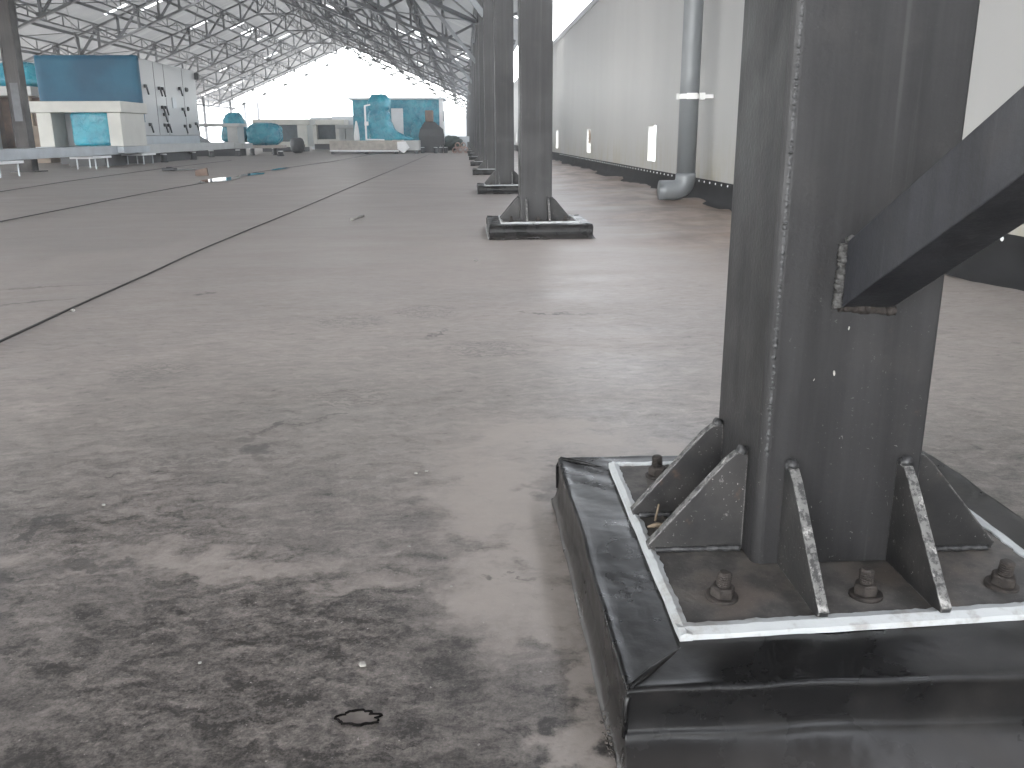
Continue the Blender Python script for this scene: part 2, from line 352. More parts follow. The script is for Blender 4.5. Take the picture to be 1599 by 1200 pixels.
# shallow water lying along a seam
def flat_blob(cx, cy, rx, ry, z, seed, n=40, rag=.35):
    P = []
    for k in range(n):
        t = 2 * math.pi * k / n; r = 1 + rag * nz(math.cos(t) * 1.5 + seed, math.sin(t) * 1.5, seed) + .4 * rag * nz(math.cos(t) * 5, math.sin(t) * 5 + seed, 2)
        P.append((cx + rx * r * math.cos(t), cy + ry * r * math.sin(t), z))
    return P
for cx, cy, rx, ry, sd_ in ((-3.72, 14.0, .22, .85, 1), (-3.68, 15.9, .17, .6, 5), (-3.72, 18.6, .10, .8, 3), (-5.62, 18.4, .25, .5, 4)):
    MB().add(flat_blob(cx, cy, rx, ry, .012, sd_), [tuple(range(40))]).obj("puddle", WATER, kind='structure')

HAZE = bpy.data.materials.new("air_haze"); HAZE.use_nodes = True; hn = HAZE.node_tree; hn.nodes.remove(hn.nodes["Principled BSDF"])
pv = hn.nodes.new("ShaderNodeVolumePrincipled"); pv.inputs['Color'].default_value = (.93, .96, 1, 1); pv.inputs['Density'].default_value = .0027; pv.inputs['Anisotropy'].default_value = .3
hn.links.new(pv.outputs[0], hn.nodes["Material Output"].inputs['Volume'])
MB().box(-262, 222, -162, 422, -15.2, 12.5).obj("haze", HAZE, kind='stuff')

# ================================================================== canopy roof
ZC, SL, XR, XL = 3.45, .43, .48, -24.78
XM = (XR + XL) / 2
def zbot(x): return min(ZC + SL * (XR - max(x, 2 * XM - x)), 8.40) if True else 0
def ztop(x): return ZC + 1.15 + SL * (XR - (x if x > XM else 2 * XM - x))
BRK = plain("grey_brace_paint", (.13, .14, .15), .5, .15, 2)
canopy = thing("canopy_roof", "long grey gabled canopy of steel lattice trusses and sheeting over the roof deck", "canopy roof", (XM, 50, 0))
TY = [6.02 + 9.5 * k for k in range(-2, 11)]
def off(b):
    b.v = [(x - XM, y, z) for x, y, z in b.v]; return b
NP = 10; half = (XR - (XM + 1.15)) ; dx = half / NP
nodes_r = [XR - dx * i for i in range(NP + 1)]
ch = MB()
for e in (1, -1):
    fx = (lambda x: x) if e == 1 else (lambda x: 2 * XM - x)
    ch.bar((fx(XR + .1), 0, zbot(XR)), (fx(XM + 1.15), 0, zbot(XM + 1.15)), .26, .09)
    ch.bar((fx(2.0 if e == 1 else 2.0), 0, ztop(2.0)), (fx(XM), 0, ztop(XM)), .2, .09)
    ch.bar((fx(XR), 0, zbot(XR)), (fx(2.0), 0, ztop(2.0) - .06), .1, .08)
ch.bar((XM - 1.15, 0, 8.40), (XM + 1.15, 0, 8.40), .26, .09)
wb = MB()
for e in (1, -1):
    fx = (lambda x: x) if e == 1 else (lambda x: 2 * XM - x)
    for i, x in enumerate(nodes_r):
        for yo in (-.09, .09):
            wb.bar((fx(x), yo, zbot(x) + .03), (fx(x), yo, ztop(x) - .03), .07)
            if i < NP:
                x2 = nodes_r[i + 1]
                if i % 2 == 0: wb.bar((fx(x), yo, ztop(x) - .05), (fx(x2), yo, zbot(x2) + .05), .07)
                else: wb.bar((fx(x), yo, zbot(x) + .05), (fx(x2), yo, ztop(x2) - .05), .07)
    for i, x in enumerate(nodes_r):
        if i % 2: wb.bar((fx(x) - .2, 0, zbot(x) + .13), (fx(x) + .2, 0, zbot(x) + .11), .16, .16)
        else: wb.bar((fx(x) - .1, 0, ztop(x) - .1), (fx(x) + .1, 0, ztop(x) - .1), .14, .12)
    for yo in (-.09, .09): wb.bar((fx(XM + 1.15), yo, 8.43), (XM, yo, ztop(XM) - .05), .05)
for yo in (-.09, .09): wb.bar((XM, yo, 8.43), (XM, yo, ztop(XM) - .05), .05)
t0 = off(ch).obj("truss", TRUS, canopy, loc=(0, TY[0] - 50, 0))
off(wb).obj("web", TRUS, t0)
for e in (1, -1):
    fx = (lambda x: x) if e == 1 else (lambda x: 2 * XM - x)
    off(MB().bar((fx(.39), -.06, 2.52), (fx(-.80), -.06, zbot(-.80) - .03), .09, .09)).obj("knee_brace", BRK, t0)
for y in TY[1:]: dup(t0, (0, y - 50, 0), parent=canopy)
Y0, Y1 = -13.6, 101.6
def purlin_mesh():
    b = MB(); b.box(-.05, .05, Y0, Y1, -.03, .06); b.box(-.045, .045, Y0, Y1, -.58, -.50)
    y = Y0; k = 0; st = 1.9
    while y + st <= Y1:
        b.bar((0, y, -.02 if k % 2 else -.53), (0, y + st, -.53 if k % 2 else -.02), .045); b.bar((0, y, -.53), (0, y, -.02), .045); y += st; k += 1
    return b
p0 = None
for e in (1, -1):
    for i in range(0, NP + 1, 2):
        x = nodes_r[i]; loc = ((x - XM) * e, -50, ztop(x) + .07)
        if p0 is None: p0 = purlin_mesh().obj("purlin", TRUS, canopy, loc=loc)
        else: dup(p0, loc, parent=canopy)
dup(p0, (0, -50, ztop(XM) + .03), parent=canopy)
q0 = None
for e in (1, -1):
    for i in range(1, NP, 2):
        loc = ((nodes_r[i] - XM) * e, -50, ztop(nodes_r[i]) + .07)
        if q0 is None: q0 = MB().box(-.04, .04, Y0, Y1, -.09, .06).obj('purlin', TRUS, canopy, loc=loc)
        else: dup(q0, loc, parent=canopy)
eb = MB()
for e in (1, -1):
    x = XR if e == 1 else XL
    eb.box(x - .07, x + .07, Y0, Y1, ZC + .06, ZC + .24)
    eb.box(x - .05, x + .05, Y0, Y1, ZC + .72, ZC + .80)
    y = Y0; k = 0
    while y < Y1 - 1.5:
        eb.bar((x, y, ZC + (.2 if k % 2 else .75)), (x, y + 1.58, ZC + (.75 if k % 2 else .2)), .05); y += 1.58; k += 1
off(eb).obj("eave_beam", TRUS, canopy, loc=(0, -50, 0))
# wind-bracing rods lying in the plane of the bottom chords
wr = MB()
for k in range(len(TY) - 1):
    for i in range(0, NP - 1, 3):
        for e in (1, -1):
            fx = (lambda x: x) if e == 1 else (lambda x: 2 * XM - x)
            a, c_ = nodes_r[i], nodes_r[min(i + 3, NP)]
            wr.bar((fx(a), TY[k], zbot(a) + .1), (fx(c_), TY[k + 1], zbot(c_) + .1), .035)
            if (k + i) % 2: wr.bar((fx(c_), TY[k], zbot(c_) + .1), (fx(a), TY[k + 1], zbot(a) + .1), .035)
off(wr).obj("wind_bracing", TRUS, canopy, loc=(0, -50, 0))
sh = MB(); NX = 12
for e in (1, -1):
    fx = (lambda x: x) if e == 1 else (lambda x: 2 * XM - x)
    xs_ = [2.2 + (XM - 2.2) * i / NX for i in range(NX + 1)]
    yy = [Y0 + .33 * j for j in range(int((Y1 - Y0) / .33) + 1)]
    for i in range(NX):
        for j in range(len(yy) - 1):
            if random.random() < (.011 if e == -1 else .006): continue     # gaps where a sheet is still missing
            a, b_ = xs_[i], xs_[i + 1]; h_ = .14
            sh.add([(fx(a), yy[j], ztop(a) + h_), (fx(b_), yy[j], ztop(b_) + h_), (fx(b_), yy[j + 1], ztop(b_) + h_), (fx(a), yy[j + 1], ztop(a) + h_)], [(0, 1, 2, 3)])
off(sh).obj("roof_sheet", SHEET, canopy, loc=(0, -50, 0))

# ================================================================== columns of the row
CX, CYC = .476, 1.13
def gusset(y_or_x, side):
    # profile in (distance from face d, height z), toe clipped, nib at top
    prof = [(0, 0), (.128, 0), (.131, .010), (.120, .022), (.030, .128), (.016, .140), (0, .142)]
    t = .0065; b = MB(); Zb = .093
    P = []
    for d, z in prof:
        if side == 'L': P.append((.370 - CX - d, y_or_x, Zb + z))
        if side == 'R': P.append((.582 - CX + d, y_or_x, Zb + z))
        if side == 'F': P.append((y_or_x, 1.031 - CYC - d * 1.08, Zb + z))
        if side == 'B': P.append((y_or_x, 1.228 - CYC + d * 1.08, Zb + z))
    e = (0, t, 0) if side in 'LR' else (t, 0, 0)
    return b.prism(P, [-q for q in e], e)
def rounded_rect(x0, x1, y0, y1, r, n=6):
    P = []
    for cx_, cy_, a0, rr in ((x1, y0, -90, r[0]), (x1, y1, 0, r[1]), (x0, y1, 90, r[2]), (x0, y0, 180, r[3])):
        sx = -1 if cx_ == x1 else 1; sy = 1 if cy_ == y0 else -1
        for k in range(n + 1):
            a = R(a0 + 90 * k / n); P.append((cx_ + sx * rr + rr * math.cos(a), cy_ + sy * rr + rr * math.sin(a)))
    return P
def bolt_at(parent, x, y, tilt, h=.040):
    rot = Matrix.Rotation(tilt, 3, 'X') @ Matrix.Rotation(tilt * .7, 3, 'Y') @ Matrix.Scale(.82, 3)
    z = .092
    prof = [(.0098, .018)]
    zz = .018
    while zz < h: prof += [(.0112, zz + .0012), (.0092, zz + .0030)]; zz += .0036
    prof += [(.007, zz + .001)]
    ab = MB().lathe(prof, (x, y, z), 14, rot).obj("anchor_bolt", RUST, parent, smooth=False)
    MB().lathe([(.0165, .004), (.0185, .006), (.0185, .018), (.0160, .0215)], (x, y, z), 6, rot).obj("nut", RUST, ab, bevel=.001)
    MB().lathe([(.0225, -.004), (.0245, .001), (.0240, .0045), (.0215, .0052), (.016, .0052)], (x, y, z), 24, rot).obj("washer", RUST, ab, smooth=True)
colroot = thing("steel_column", "big black steel box column in the foreground with a welded left edge", "column", (CX, CYC, 0), "black columns of the right-hand row")
r_ = rounded_rect(.370 - CX, .582 - CX, 1.031 - CYC, 1.228 - CYC, (.004, .004, .012, .013))
b = MB(); b.loft([[(x, y, z) for x, y in r_] for z in (.0935, .3, .8, 1.6, 3.45)]); b.obj("shaft", STEEL, colroot)
px0, px1, py0, py1 = .246 - CX, .742 - CX, .876 - CYC, 1.402 - CYC
MB().prism([(px0, py0 - .004, .06), (px1, py0 + .028, .06), (px1, py1, .06), (px0, py1, .06)], (0, 0, 0), (0, 0, .032)).obj("base_plate", PLATE, colroot, bevel=.002)
for s_, v in (('L', 1.083 - CYC), ('L', 1.198 - CYC), ('R', 1.062 - CYC), ('R', 1.196 - CYC), ('F', .409 - CX), ('F', .556 - CX), ('B', .409 - CX), ('B', .556 - CX)):
    gb = gusset(v, s_).obj("gusset", GUS, colroot, bevel=.0012); gb.data.materials.append(GEDGE)
    for pg in gb.data.polygons: pg.material_index = 1 if pg.normal.z > .25 else 0
for x, y, t in ((.306, .951, .06), (.484, .944, -.05), (.664, .957, .08), (.312, 1.350, -.05), (.484, 1.335, .04), (.664, 1.34, 0), (.30, 1.14, .03), (.678, 1.13, -.04)):
    bolt_at(colroot, x - CX, y - CYC, t)
def bead(P0, P1, r, step=.0035, seed=0, flat=1):
    P0 = Vector(P0); P1 = Vector(P1); n = int((P1 - P0).length / step); pts = []; rs = []
    for k in range(n + 1):
        t = k / n; w = .0012; pts.append(P0.lerp(P1, t) + Vector((w * nz(k * .21, seed), w * nz(k * .21, seed + 5), 0)))
        rs.append(r * (1 + .12 * math.sin(k * 1.3 + 2 * nz(k * .11, seed)) + .30 * nz(k * .41, seed + 9) + .3 * nz(k * .09, seed + 4)))
    return MB().tube(pts, rs, 8)
bead((.3795 - CX, 1.0345 - CYC, .245), (.3795 - CX, 1.0345 - CYC, 1.9), .0033, .0014, seed=1).obj("weld_bead", WELD, colroot, smooth=True)
wbm = MB()
for s_, v in (('L', 1.083), ('L', 1.198), ('R', 1.062), ('R', 1.196)):
    xx = (.370 if s_ == 'L' else .582) - CX; sg = -1 if s_ == 'L' else 1
    q = bead((xx + sg * .002, v - CYC, .232), (xx + sg * .012, v - CYC, .236), .007, .003, seed=v * 9); wbm.add(q.v, q.f)
    q = bead((xx + sg * .004, v - .008 - CYC, .096), (xx + sg * .12, v - .008 - CYC, .096), .004, seed=v); wbm.add(q.v, q.f)
for v in (.409, .556):
    q = bead((v - CX, 1.029 - CYC, .232), (v - CX, 1.018 - CYC, .238), .0075, .003, seed=v * 9); wbm.add(q.v, q.f)
    q = bead((v + .008 - CX, 1.028 - CYC, .096), (v + .008 - CX, .90 - CYC, .096), .004, seed=v); wbm.add(q.v, q.f)
wbm.obj("gusset_weld", WELD, colroot, smooth=True)

# ---- pedestal wrapped in black membrane
def wavy(v, a, s): return a * nz(v * s, 3.3 * s, a * 100)
ped = thing("column_pedestal", "square pedestal wrapped in shiny black membrane under the foreground column", "pedestal", (CX, CYC, 0), "black wrapped pedestals of the column row")
PX0, PX1, PY0, PY1, PZ = .158 - CX, .822 - CX, .780 - CYC, 1.462 - CYC, .088
prof = [(.075, .003), (.040, .008), (.016, .020), (.0055, .0295), (.0055, .0335), (.0035, .0362), (.001, .038), (-.001, .055), (-.0005, .073), (.0015, .080), (.0015, .0845), (-.0015, .0875), (-.006, .0875), (-.012, .0862), (-.04, .0862), (-.105, .0858)]
b = MB(); rings = []
N = 40
for d, z in prof:
    ring = []
    fl = max(0, d)
    ex = lambda o: o
    x0, x1, y0, y1 = PX0 - d * .15 if d > 0 else PX0 - d, PX1 + d * .15 if d > 0 else PX1 + d, PY0 - d, PY1 + (d * .15 if d > 0 else d)
    cr_ = .010
    for (xa_, ya_, xb_, yb_) in ((x0, y0, x1, y0), (x1, y0, x1, y1), (x1, y1, x0, y1), (x0, y1, x0, y0)):
        for k in range(N):
            t = k / N; t = .5 - .5 * math.cos(math.pi * t) if True else t
            x = xa_ + (xb_ - xa_) * t; y = ya_ + (yb_ - ya_) * t
            w = .0028 * nz(x * 6, y * 6, z * 9) + .0016 * nz(x * 24, y * 24, z * 40) + .001 * nz(x * 60, y * 60, z * 60)
            ring.append((x + w, y + w * .8, max(.002, z + w * .9)))
    rings.append(ring)
b.loft(rings, cap=False); b.add(rings[-1], [tuple(range(len(rings[-1])))])
o = b.obj("membrane_wrap", MEMB, ped, smooth=True)
sb = o.modifiers.new("s", 'SUBSURF'); sb.levels = 1; sb.render_levels = 1
# folded corner ridges
for sx, sy in ((PX0, PY0), (PX0, PY1), (PX1, PY0), (PX1, PY1)):
    ix = .085 if sx < 0 else -.075; iy = .085 if sy < 0 else -.06
    MB().tube([(sx + ix, sy + iy, .085), (sx + ix * .4, sy + iy * .4, .0875), (sx + ix * .06, sy + iy * .06, .086), (sx - .001 * (1 if ix > 0 else -1), sy - .001 * (1 if iy > 0 else -1), .07), (sx - .001, sy - .001, .03)], [.001, .0035, .004, .0035, .003], 7).obj("corner_fold", MEMB, ped, smooth=True)
# ragged white sealant round the plate
def strip(P0, P1, w, seed, inward):
    n = 90; b = MB(); rings = []; P0 = Vector(P0); P1 = Vector(P1); I = Vector(inward)
    for k in range(n + 1):
        t = k / n; p = P0.lerp(P1, t); a = .0012 * nz(t * 9, seed); c_ = .0035 * nz(t * 30, seed + 3) + .003 * max(0, nz(t * 75, seed + 8)) + .002 * nz(t * 160, seed)
        o_ = p + I * a; i_ = p + I * (w + c_); m_ = (o_ + i_) / 2
        zt = .0935 + .001 * nz(t * 14, seed)
        rings.append([(o_.x, o_.y, .086), (o_.x, o_.y, zt), (m_.x, m_.y, zt + .0035), (i_.x, i_.y, zt + .001), (i_.x, i_.y, .086)])
    return b.loft(rings)
s0 = MB()
A = (.234 - CX, .866 - CYC, 0); B = (.752 - CX, .892 - CYC, 0); Cc = (.752 - CX, 1.41 - CYC, 0); Dd = (.240 - CX, 1.41 - CYC, 0)
for q in (strip(A, B, .025, 1, (0, 1, 0)), strip(A, Dd, .0145, 2, (1, 0, 0)), strip(Dd, Cc, .010, 3, (0, -1, 0)), strip(B, Cc, .014, 4, (-1, 0, 0))): s0.add(q.v, q.f)
s0.obj("sealant_strip", SEAL, ped)

ORD = ["second", "third", "fourth", "fifth", "sixth"]
CY = [1.13, 6.02, 10.5, 15.5, 20.0, 24.9, 29.7, 34.5] + [34.5 + 4.78 * k for k in range(1, 14)]
near_paint = []
for i, y in enumerate(CY[1:]):
    if i < 5:
        lc_ = f"black steel column standing {ORD[i]} from the foreground in the receding row"; lp = f"black wrapped pedestal with white sealant under the {ORD[i]} column of the row"
    else:
        lc_ = "slim far black column overlapped by nearer columns of the receding row"; lp = "tiny far black wrapped pedestal half hidden behind nearer pedestals of the row"
    dup(colroot, (CX, y, 0), lc_)
    dup(ped, (CX, y, 0), lp)
# only on the foreground column: chips of white paint
for (x, z, r) in ((.455, .3535, .0026), (.430, .345, .0010), (.468, .41, .0016)):
    b = MB(); b.lathe([(r * .4, -.0004), (r, 0), (r * .6, .0015)], (0, 0, 0), 7, Matrix.Rotation(R(90), 3, 'X') @ Matrix.Diagonal((.6, 1.5, 1))); b.v = [(x_ + .0012 * nz(z_ * 500, x), y_, z_ + .002 * nz(x_ * 900, z)) for x_, y_, z_ in b.v]
    b.obj("paint_chip", CHIP, colroot, loc=(x - CX, 1.0305 - CYC, z))

# ---- diagonal brace, an angle section rising towards and past the camera
br = thing("diagonal_brace", "blue-black angle brace sloping up to the right from the foreground column's face", "brace", (.47, 1.03, .47))
p0v = Vector((.453, 1.031, .434)); dirv = Vector((0, -1, .533)).normalized(); upv = Vector((0, .533, 1)).normalized()
L = 4.9; tk = .0075; lg = .070
def sect(p): return [p + Vector((x, 0, 0)) + upv * u for x, u in ((0, 0), (0, lg), (tk, lg), (tk, tk), (lg * .95, tk), (lg * .95, 0))]
def cut(q):  # start ring lies on the column face
    k = (1.0305 - q.y) / dirv.y; return q + dirv * k
b = MB(); r0 = [cut(q) for q in sect(p0v)]; rings = [r0] + [sect(p0v + dirv * (L * (k / 40)) + Vector((.0008 * nz(k, 2, 0, .7), 0, 0))) for k in range(2, 41)]
b.loft(rings); b.obj("angle_bar", BRACE, br, bevel=.0015).location = -Vector(br.location)
bw = MB()
q = bead((.4505, 1.028, .436), (.4515, 1.0285, .514), .0068, .0013, 11); bw.add(q.v, q.f)
q = bead((.4535, 1.0285, .514), (.463, 1.0285, .518), .0062, .0013, 12); bw.add(q.v, q.f)
rw = bead((.452, 1.0285, .437), (.523, 1.0285, .431), .0055, .0018, 13)
rw.obj('rusty_weld', RUST, br, smooth=True).location = -Vector(br.location)
bw.obj("weld_bead", PWELD, br, smooth=True).location = -Vector(br.location)

# ---- small litter round the base
def pebble(x, y, z, r, mat, label, seed, squash=.6, name="pebble", cat="pebble", group=None):
    b = MB(); rings = []
    for i in range(1, 6):
        a = math.pi * i / 6; rings.append([(r * math.sin(a) * math.cos(t) * (1 + .3 * nz(math.cos(t) * 2 + seed, math.sin(t) * 2, a)), r * math.sin(a) * math.sin(t) * (1 + .3 * nz(math.cos(t) * 2 + seed, math.sin(t) * 2, a + 3)), r * squash * (math.cos(a) + .9)) for t in [2 * math.pi * k / 9 for k in range(9)]])
    b.loft(rings); o = b.obj(name, mat, smooth=False, loc=(x, y, z)); return tag(o, label, cat, group)
def twig(P, r, label, mat=TWIG):
    o = MB().tube(P, r, 6).obj("twig", mat, smooth=True); return tag(o, label, "twig")
twig([(.271, 1.172, .094), (.272, 1.170, .106), (.274, 1.168, .122)], [.0022, .0017, .0013], "thin tan twig leaning upright against a gusset on the base plate")
twig([(.255, 1.150, .095), (.268, 1.152, .097), (.285, 1.148, .096), (.305, 1.151, .095)], [.002, .004, .0045, .003], "thick tan twig lying between the two left gussets")
twig([(-.885, 7.0, .012), (-.857, 7.16, .016), (-.83, 7.35, .012)], .012, "pale stick lying alone on the grey roof membrane", CHIP)
for x, y, r, l in ((-.139, .972, .0085, "pale pebble in a dark smudge in front of the ragged ring mark"), (-1.503, 3.394, .016, "white crumb lying on the nearest membrane seam"), (.054, 4.628, .015, "white crumb on the open floor left of the second pedestal"),
                   (-.345, .99, .0042, "tiny white crumb on the dark dirty floor at lower left"), (-.66, 1.50, .006, "white crumb beside the short dark scuff at left"), (-.10, 1.30, .0045, "white crumb on dark floor left of the dusty patch"), (-.105, 1.615, .006, "left one of two white crumbs lying close together"),
                   (-.085, 1.63, .006, "right one of two white crumbs lying close together"), (-.03, 1.165, .003, "tiny pink crumb at the edge of the dusty patch")):
    pebble(x, y, fz(x, y) + .0008, r * .62, CHIP, l, x * 31, .55)
gr = MB(); random.seed(3)
for k in range(150):
    x = random.gauss(.315, .03); y = random.gauss(1.145, .022)
    if not (.25 < x < .368 and 1.092 < y < 1.19): continue
    r = random.uniform(.0012, .003); gr.lathe([(r * .3, 0), (r, r * .5), (r * .5, r * 1.1)], (x, y, .092), 5)
for k in range(120):
    x = random.uniform(.14, .17); y = random.uniform(.78, .86); r = random.uniform(.001, .003); gr.lathe([(r * .3, 0), (r, r * .5), (r * .5, r * 1.1)], (x, y, .004), 5)
o = gr.obj("grit", GRAV, kind='stuff'); o['label'] = "loose grit gathered on the base plate and beside the pedestal"; o['category'] = "grit"
# ragged ring where the membrane has blistered
P = flat_blob(-.132, .866, .025, .0115, .004, 2.3, 44, .5)
b = MB(); rings = []
for k, (x, y, z) in enumerate(P):
    v = Vector((x + .132, y - .866, 0)); n_ = v.normalized(); w = .0011 + .0032 * abs(nz(k * .9, 4)); c_ = Vector((x, y, .0015))
    rings.append([c_ - n_ * w, c_ - n_ * w * .4 + Vector((0, 0, .0025)), c_ + n_ * w * .5 + Vector((0, 0, .003)), c_ + n_ * w])
rings.append(rings[0]); b.loft(rings, cap=False)
BLK = plain("torn_black_edge", (.008, .007, .007), .95, .3, 60, spec=.05)
bl = b.obj("membrane_blister", BLK); tag(bl, "ragged black-edged blister ring on the dark floor near the bottom edge", "blister")
LITE = plain("dusty_inside", (.13, .113, .102), .8, .2, 60)
MB().add([(x, y, .0022) for x, y, z in P], [tuple(range(44))]).obj("dusty_centre", LITE, bl)

# ================================================================== boundary wall with openings
wall = thing("boundary_wall", "long white panelled wall with narrow openings along the right side", "wall", (2.4, 10, 0))
WX0, WX1 = 2.40, 2.48
slots = [(5.45, 5.95), (11.25, 11.72), (17.05, 17.58), (22.9, 23.45), (28.8, 29.35), (34.6, 35.2), (40.5, 41.1)]
b = MB(); yy0 = -26.0
for s0_, s1_ in slots:
    b.box(WX0, WX1, yy0, s0_, 0, 2.93); b.box(WX0, WX1, s0_, s1_, 0, .31); b.box(WX0, WX1, s0_, s1_, .75, 2.93); yy0 = s1_
b.box(WX0, WX1, yy0, 106, 0, 2.93)
def rel(o, root): o.location = -Vector(root.location); return o
rel(b.obj("panel", WALL, wall), wall)
rel(MB().prism([(2.385, 0, 2.88), (2.375, 0, 2.98), (2.50, 0, 3.0), (2.50, 0, 2.88)], (0, -26, 0), (0, 106, 0)).obj("cap_flashing", ZINC, wall), wall)
b = MB(); rings = []
for k in range(420):
    y = -3 + k * .2 if k < 180 else 33 + (k - 180) * .3
    w = .004 * nz(y, 1, 0, 1.1); w2 = .010 * nz(y, 7, 0, .6)
    rings.append([(2.26 + w2 - .02, y, .004), (2.32 + w2 * .5, y, .02), (2.365 + w, y, .06), (2.378 + w * .3, y, .13), (2.384, y, .205), (2.399, y, .208)])
b.loft(rings, cap=False, closed=False); bf = rel(b.obj("base_flashing", plain("flashing_membrane", (.020, .020, .021), .75, .25, 3, spec=.2), wall, smooth=True), wall)
rv = None
for k in range(100):
    y = 2.6 + .2 * k
    if rv is None: rv = MB().lathe([(.010, 0), (.010, .004), (.005, .008)], (0, 0, 0), 10, Matrix.Rotation(R(-90), 3, 'Y')).obj("rivet", STEELW, bf, loc=(2.383, y, .185))
    else: dup(rv, (2.383, y, .185 + .004 * nz(k, 3)), parent=bf)
b = MB(); b.loft([[(2.398 + a, 17.12 + .05 * nz(z * 9, 1) - w_, z), (2.37, 17.12 + .05 * nz(z * 9, 1), z), (2.398, 17.12 + w_ + .05 * nz(z * 9, 1), z)] for z, w_, a in ((.48, .03, 0), (.52, .06, 0), (.58, .12, 0), (.64, .10, 0), (.70, .05, 0), (.73, .02, 0))])
o = b.obj("torn_insulation", TAN); tag(o, "brown torn insulation hanging at the wall opening second from the pipe", "insulation scrap")
# downpipe
dp = thing("downpipe", "grey plastic downpipe with elbow standing on the floor before the white wall", "downpipe", (2.17, 8.72, 0))
def R_(o): return rel(o, dp)
R_(MB().tube([(2.17, 8.72, .27), (2.17, 8.72, 1.2), (2.17, 8.72, 2.4), (2.17, 8.72, 4.0)], .092, 28).obj("pipe", PVC, dp, smooth=True))
pts = [(2.17, 8.72, .275), (2.17, 8.72, .235)] + [(2.17 - .115 + .115 * math.cos(R(a)), 8.72, .225 - .115 * math.sin(R(a))) for a in range(10, 91, 10)] + [(1.98, 8.72, .11), (1.915, 8.72, .11)]
R_(MB().tube(pts, .0975, 28).obj("elbow", PVC, dp, smooth=True))
cl = MB(); 
for k in range(33):
    pass
cl.tube([(2.17, 8.72, .965), (2.17, 8.72, .99), (2.17, 8.72, 1.01)], .103, 28); cl.box(2.12, 2.22, 8.60, 8.62, .96, 1.015); cl.box(2.255, 2.40, 8.70, 8.74, .97, 1.005); cl.box(2.26, 2.31, 8.665, 8.775, .955, 1.02)
cl.box(2.045, 2.065, 8.70, 8.74, .96, 1.015)
R_(cl.obj("clamp", PVCW, dp, bevel=.003))
# far end parapet
o = MB().box(-9, 2.39, 105.2, 105.6, 0, 2.75).obj("parapet_wall", PAR); tag(o, "pale parapet wall closing off the far end of the roof deck", "wall")
# far posts of the left side
pb = MB().loft([[(x, y, z) for x, y in rounded_rect(-.12, .12, -.12, .12, (.01,) * 4, 2)] for z in (0, 4.4)])
po = None
for i, (x, y, l) in enumerate(((-24.7, 89.5, "thick far grey post on the open side nearest the big grey unit"), (-24.7, 99.6, "slim far grey post reaching the canopy eave left of the small teal bundle"), (-24.6, 105.5, "taller of the two far posts standing free of the canopy"), (-24.6, 112, "thinner of the two far posts standing free of the canopy"))):
    if y > 106: y = 105.9; x = -23.2
    if po is None:
        po = pb.obj("side_post", TRUS, loc=(x, y, 0)); tag(po, l, "post", "far posts on the open left side")
    else: dup(po, (x, y, 0), l)
# rusty column at left
rc = thing("rusty_column", "dark brown rusty steel column at the left edge beside the blue wrapped unit", "column", (-8.52, 18.2, 0))
MB().box(-.13, -.10, -.13, .13, .02, 8.0).box(.10, .13, -.13, .13, .02, 8.0).box(-.098, .098, -.12, -.10, .02, 8.0).obj("shaft", OLDC, rc)
MB().box(-.25, .25, -.25, .25, 0, .02).obj("base_plate", OLDC, rc)
MB().box(-.06, .09, -.128, -.122, .95, 1.65).obj("grey_patch", plain("worn_grey_paint", (.10, .105, .115), .6, .25, 5), rc)

# ================================================================== plant on the deck
def lump(name, c, s, mat, seed, parent=None, pw=3.2, amp=.10, fr=2.2, n=26, taper=0):
    b = MB(); rings = []
    for i in range(n + 1):
        ph = -math.pi / 2 + math.pi * i / n; ring = []
        for k in range(2 * n):
            th = 2 * math.pi * k / (2 * n); e = 2 / pw
            f = lambda v: math.copysign(abs(v) ** e, v)
            x = f(math.cos(ph)) * f(math.cos(th)); y = f(math.cos(ph)) * f(math.sin(th)); z = f(math.sin(ph))
            d = 1 + amp * (nz(x * fr + seed, y * fr, z * fr) + .6 * abs(nz(x * fr * 3, y * fr * 3 + seed, z * fr * 1.4)))
            tp = 1 - taper * (z + 1) / 2
            ring.append((c[0] + s[0] / 2 * x * d * tp, c[1] + s[1] / 2 * y * d * tp, c[2] + s[2] / 2 * z * d))
        rings.append(ring)
    b.loft(rings); return b.obj(name, mat, parent, smooth=True)

# long low duct on legs
du = thing("duct_run", "long low grey metal duct on thin legs in front of the wrapped units", "duct", (-7.9, 24, 0))
rel(MB().box(-8.15, -7.8, 12.5, 22.2, .27, .46).obj("duct_section", DUCT, du, bevel=.01), du)
rel(MB().box(-8.15, -7.8, 22.25, 33, .25, .47).obj("duct_section", PALE, du, bevel=.01), du)
for y in (16.0, 20.0, 22.9):
    bk = rel(MB().box(-8.2, -7.72, y - .65, y + .35, .215, .262).obj("support_bracket", STEELW, du), du)
    for yy_ in (y - .45, y + .2):
        for xx_ in (-7.76, -8.14): MB().bar((xx_, yy_, 0), (xx_, yy_, .214), .022).obj("leg", DUCT, bk)
sf = None
for i, (x, y) in enumerate(((-7.9, 24.4), (-7.95, 27.2), (-8.3, 30.4), (-7.7, 31.5), (-7.8, 34), (-7.3, 35.5))):
    l = "small black support foot with white cap below the long low duct"
    if sf is None:
        sf = thing("support_foot", l, "support foot", (x, y, 0), "black support feet along the duct"); MB().lathe([(.10, 0), (.10, .03), (.075, .05), (.075, .19)], (0, 0, 0), 14).obj("foot_body", DARK, sf); MB().lathe([(.08, .191), (.08, .22), (.03, .225)], (0, 0, 0), 14).obj("cap", STEELW, sf)
    else: dup(sf, (x, y, 0), l)
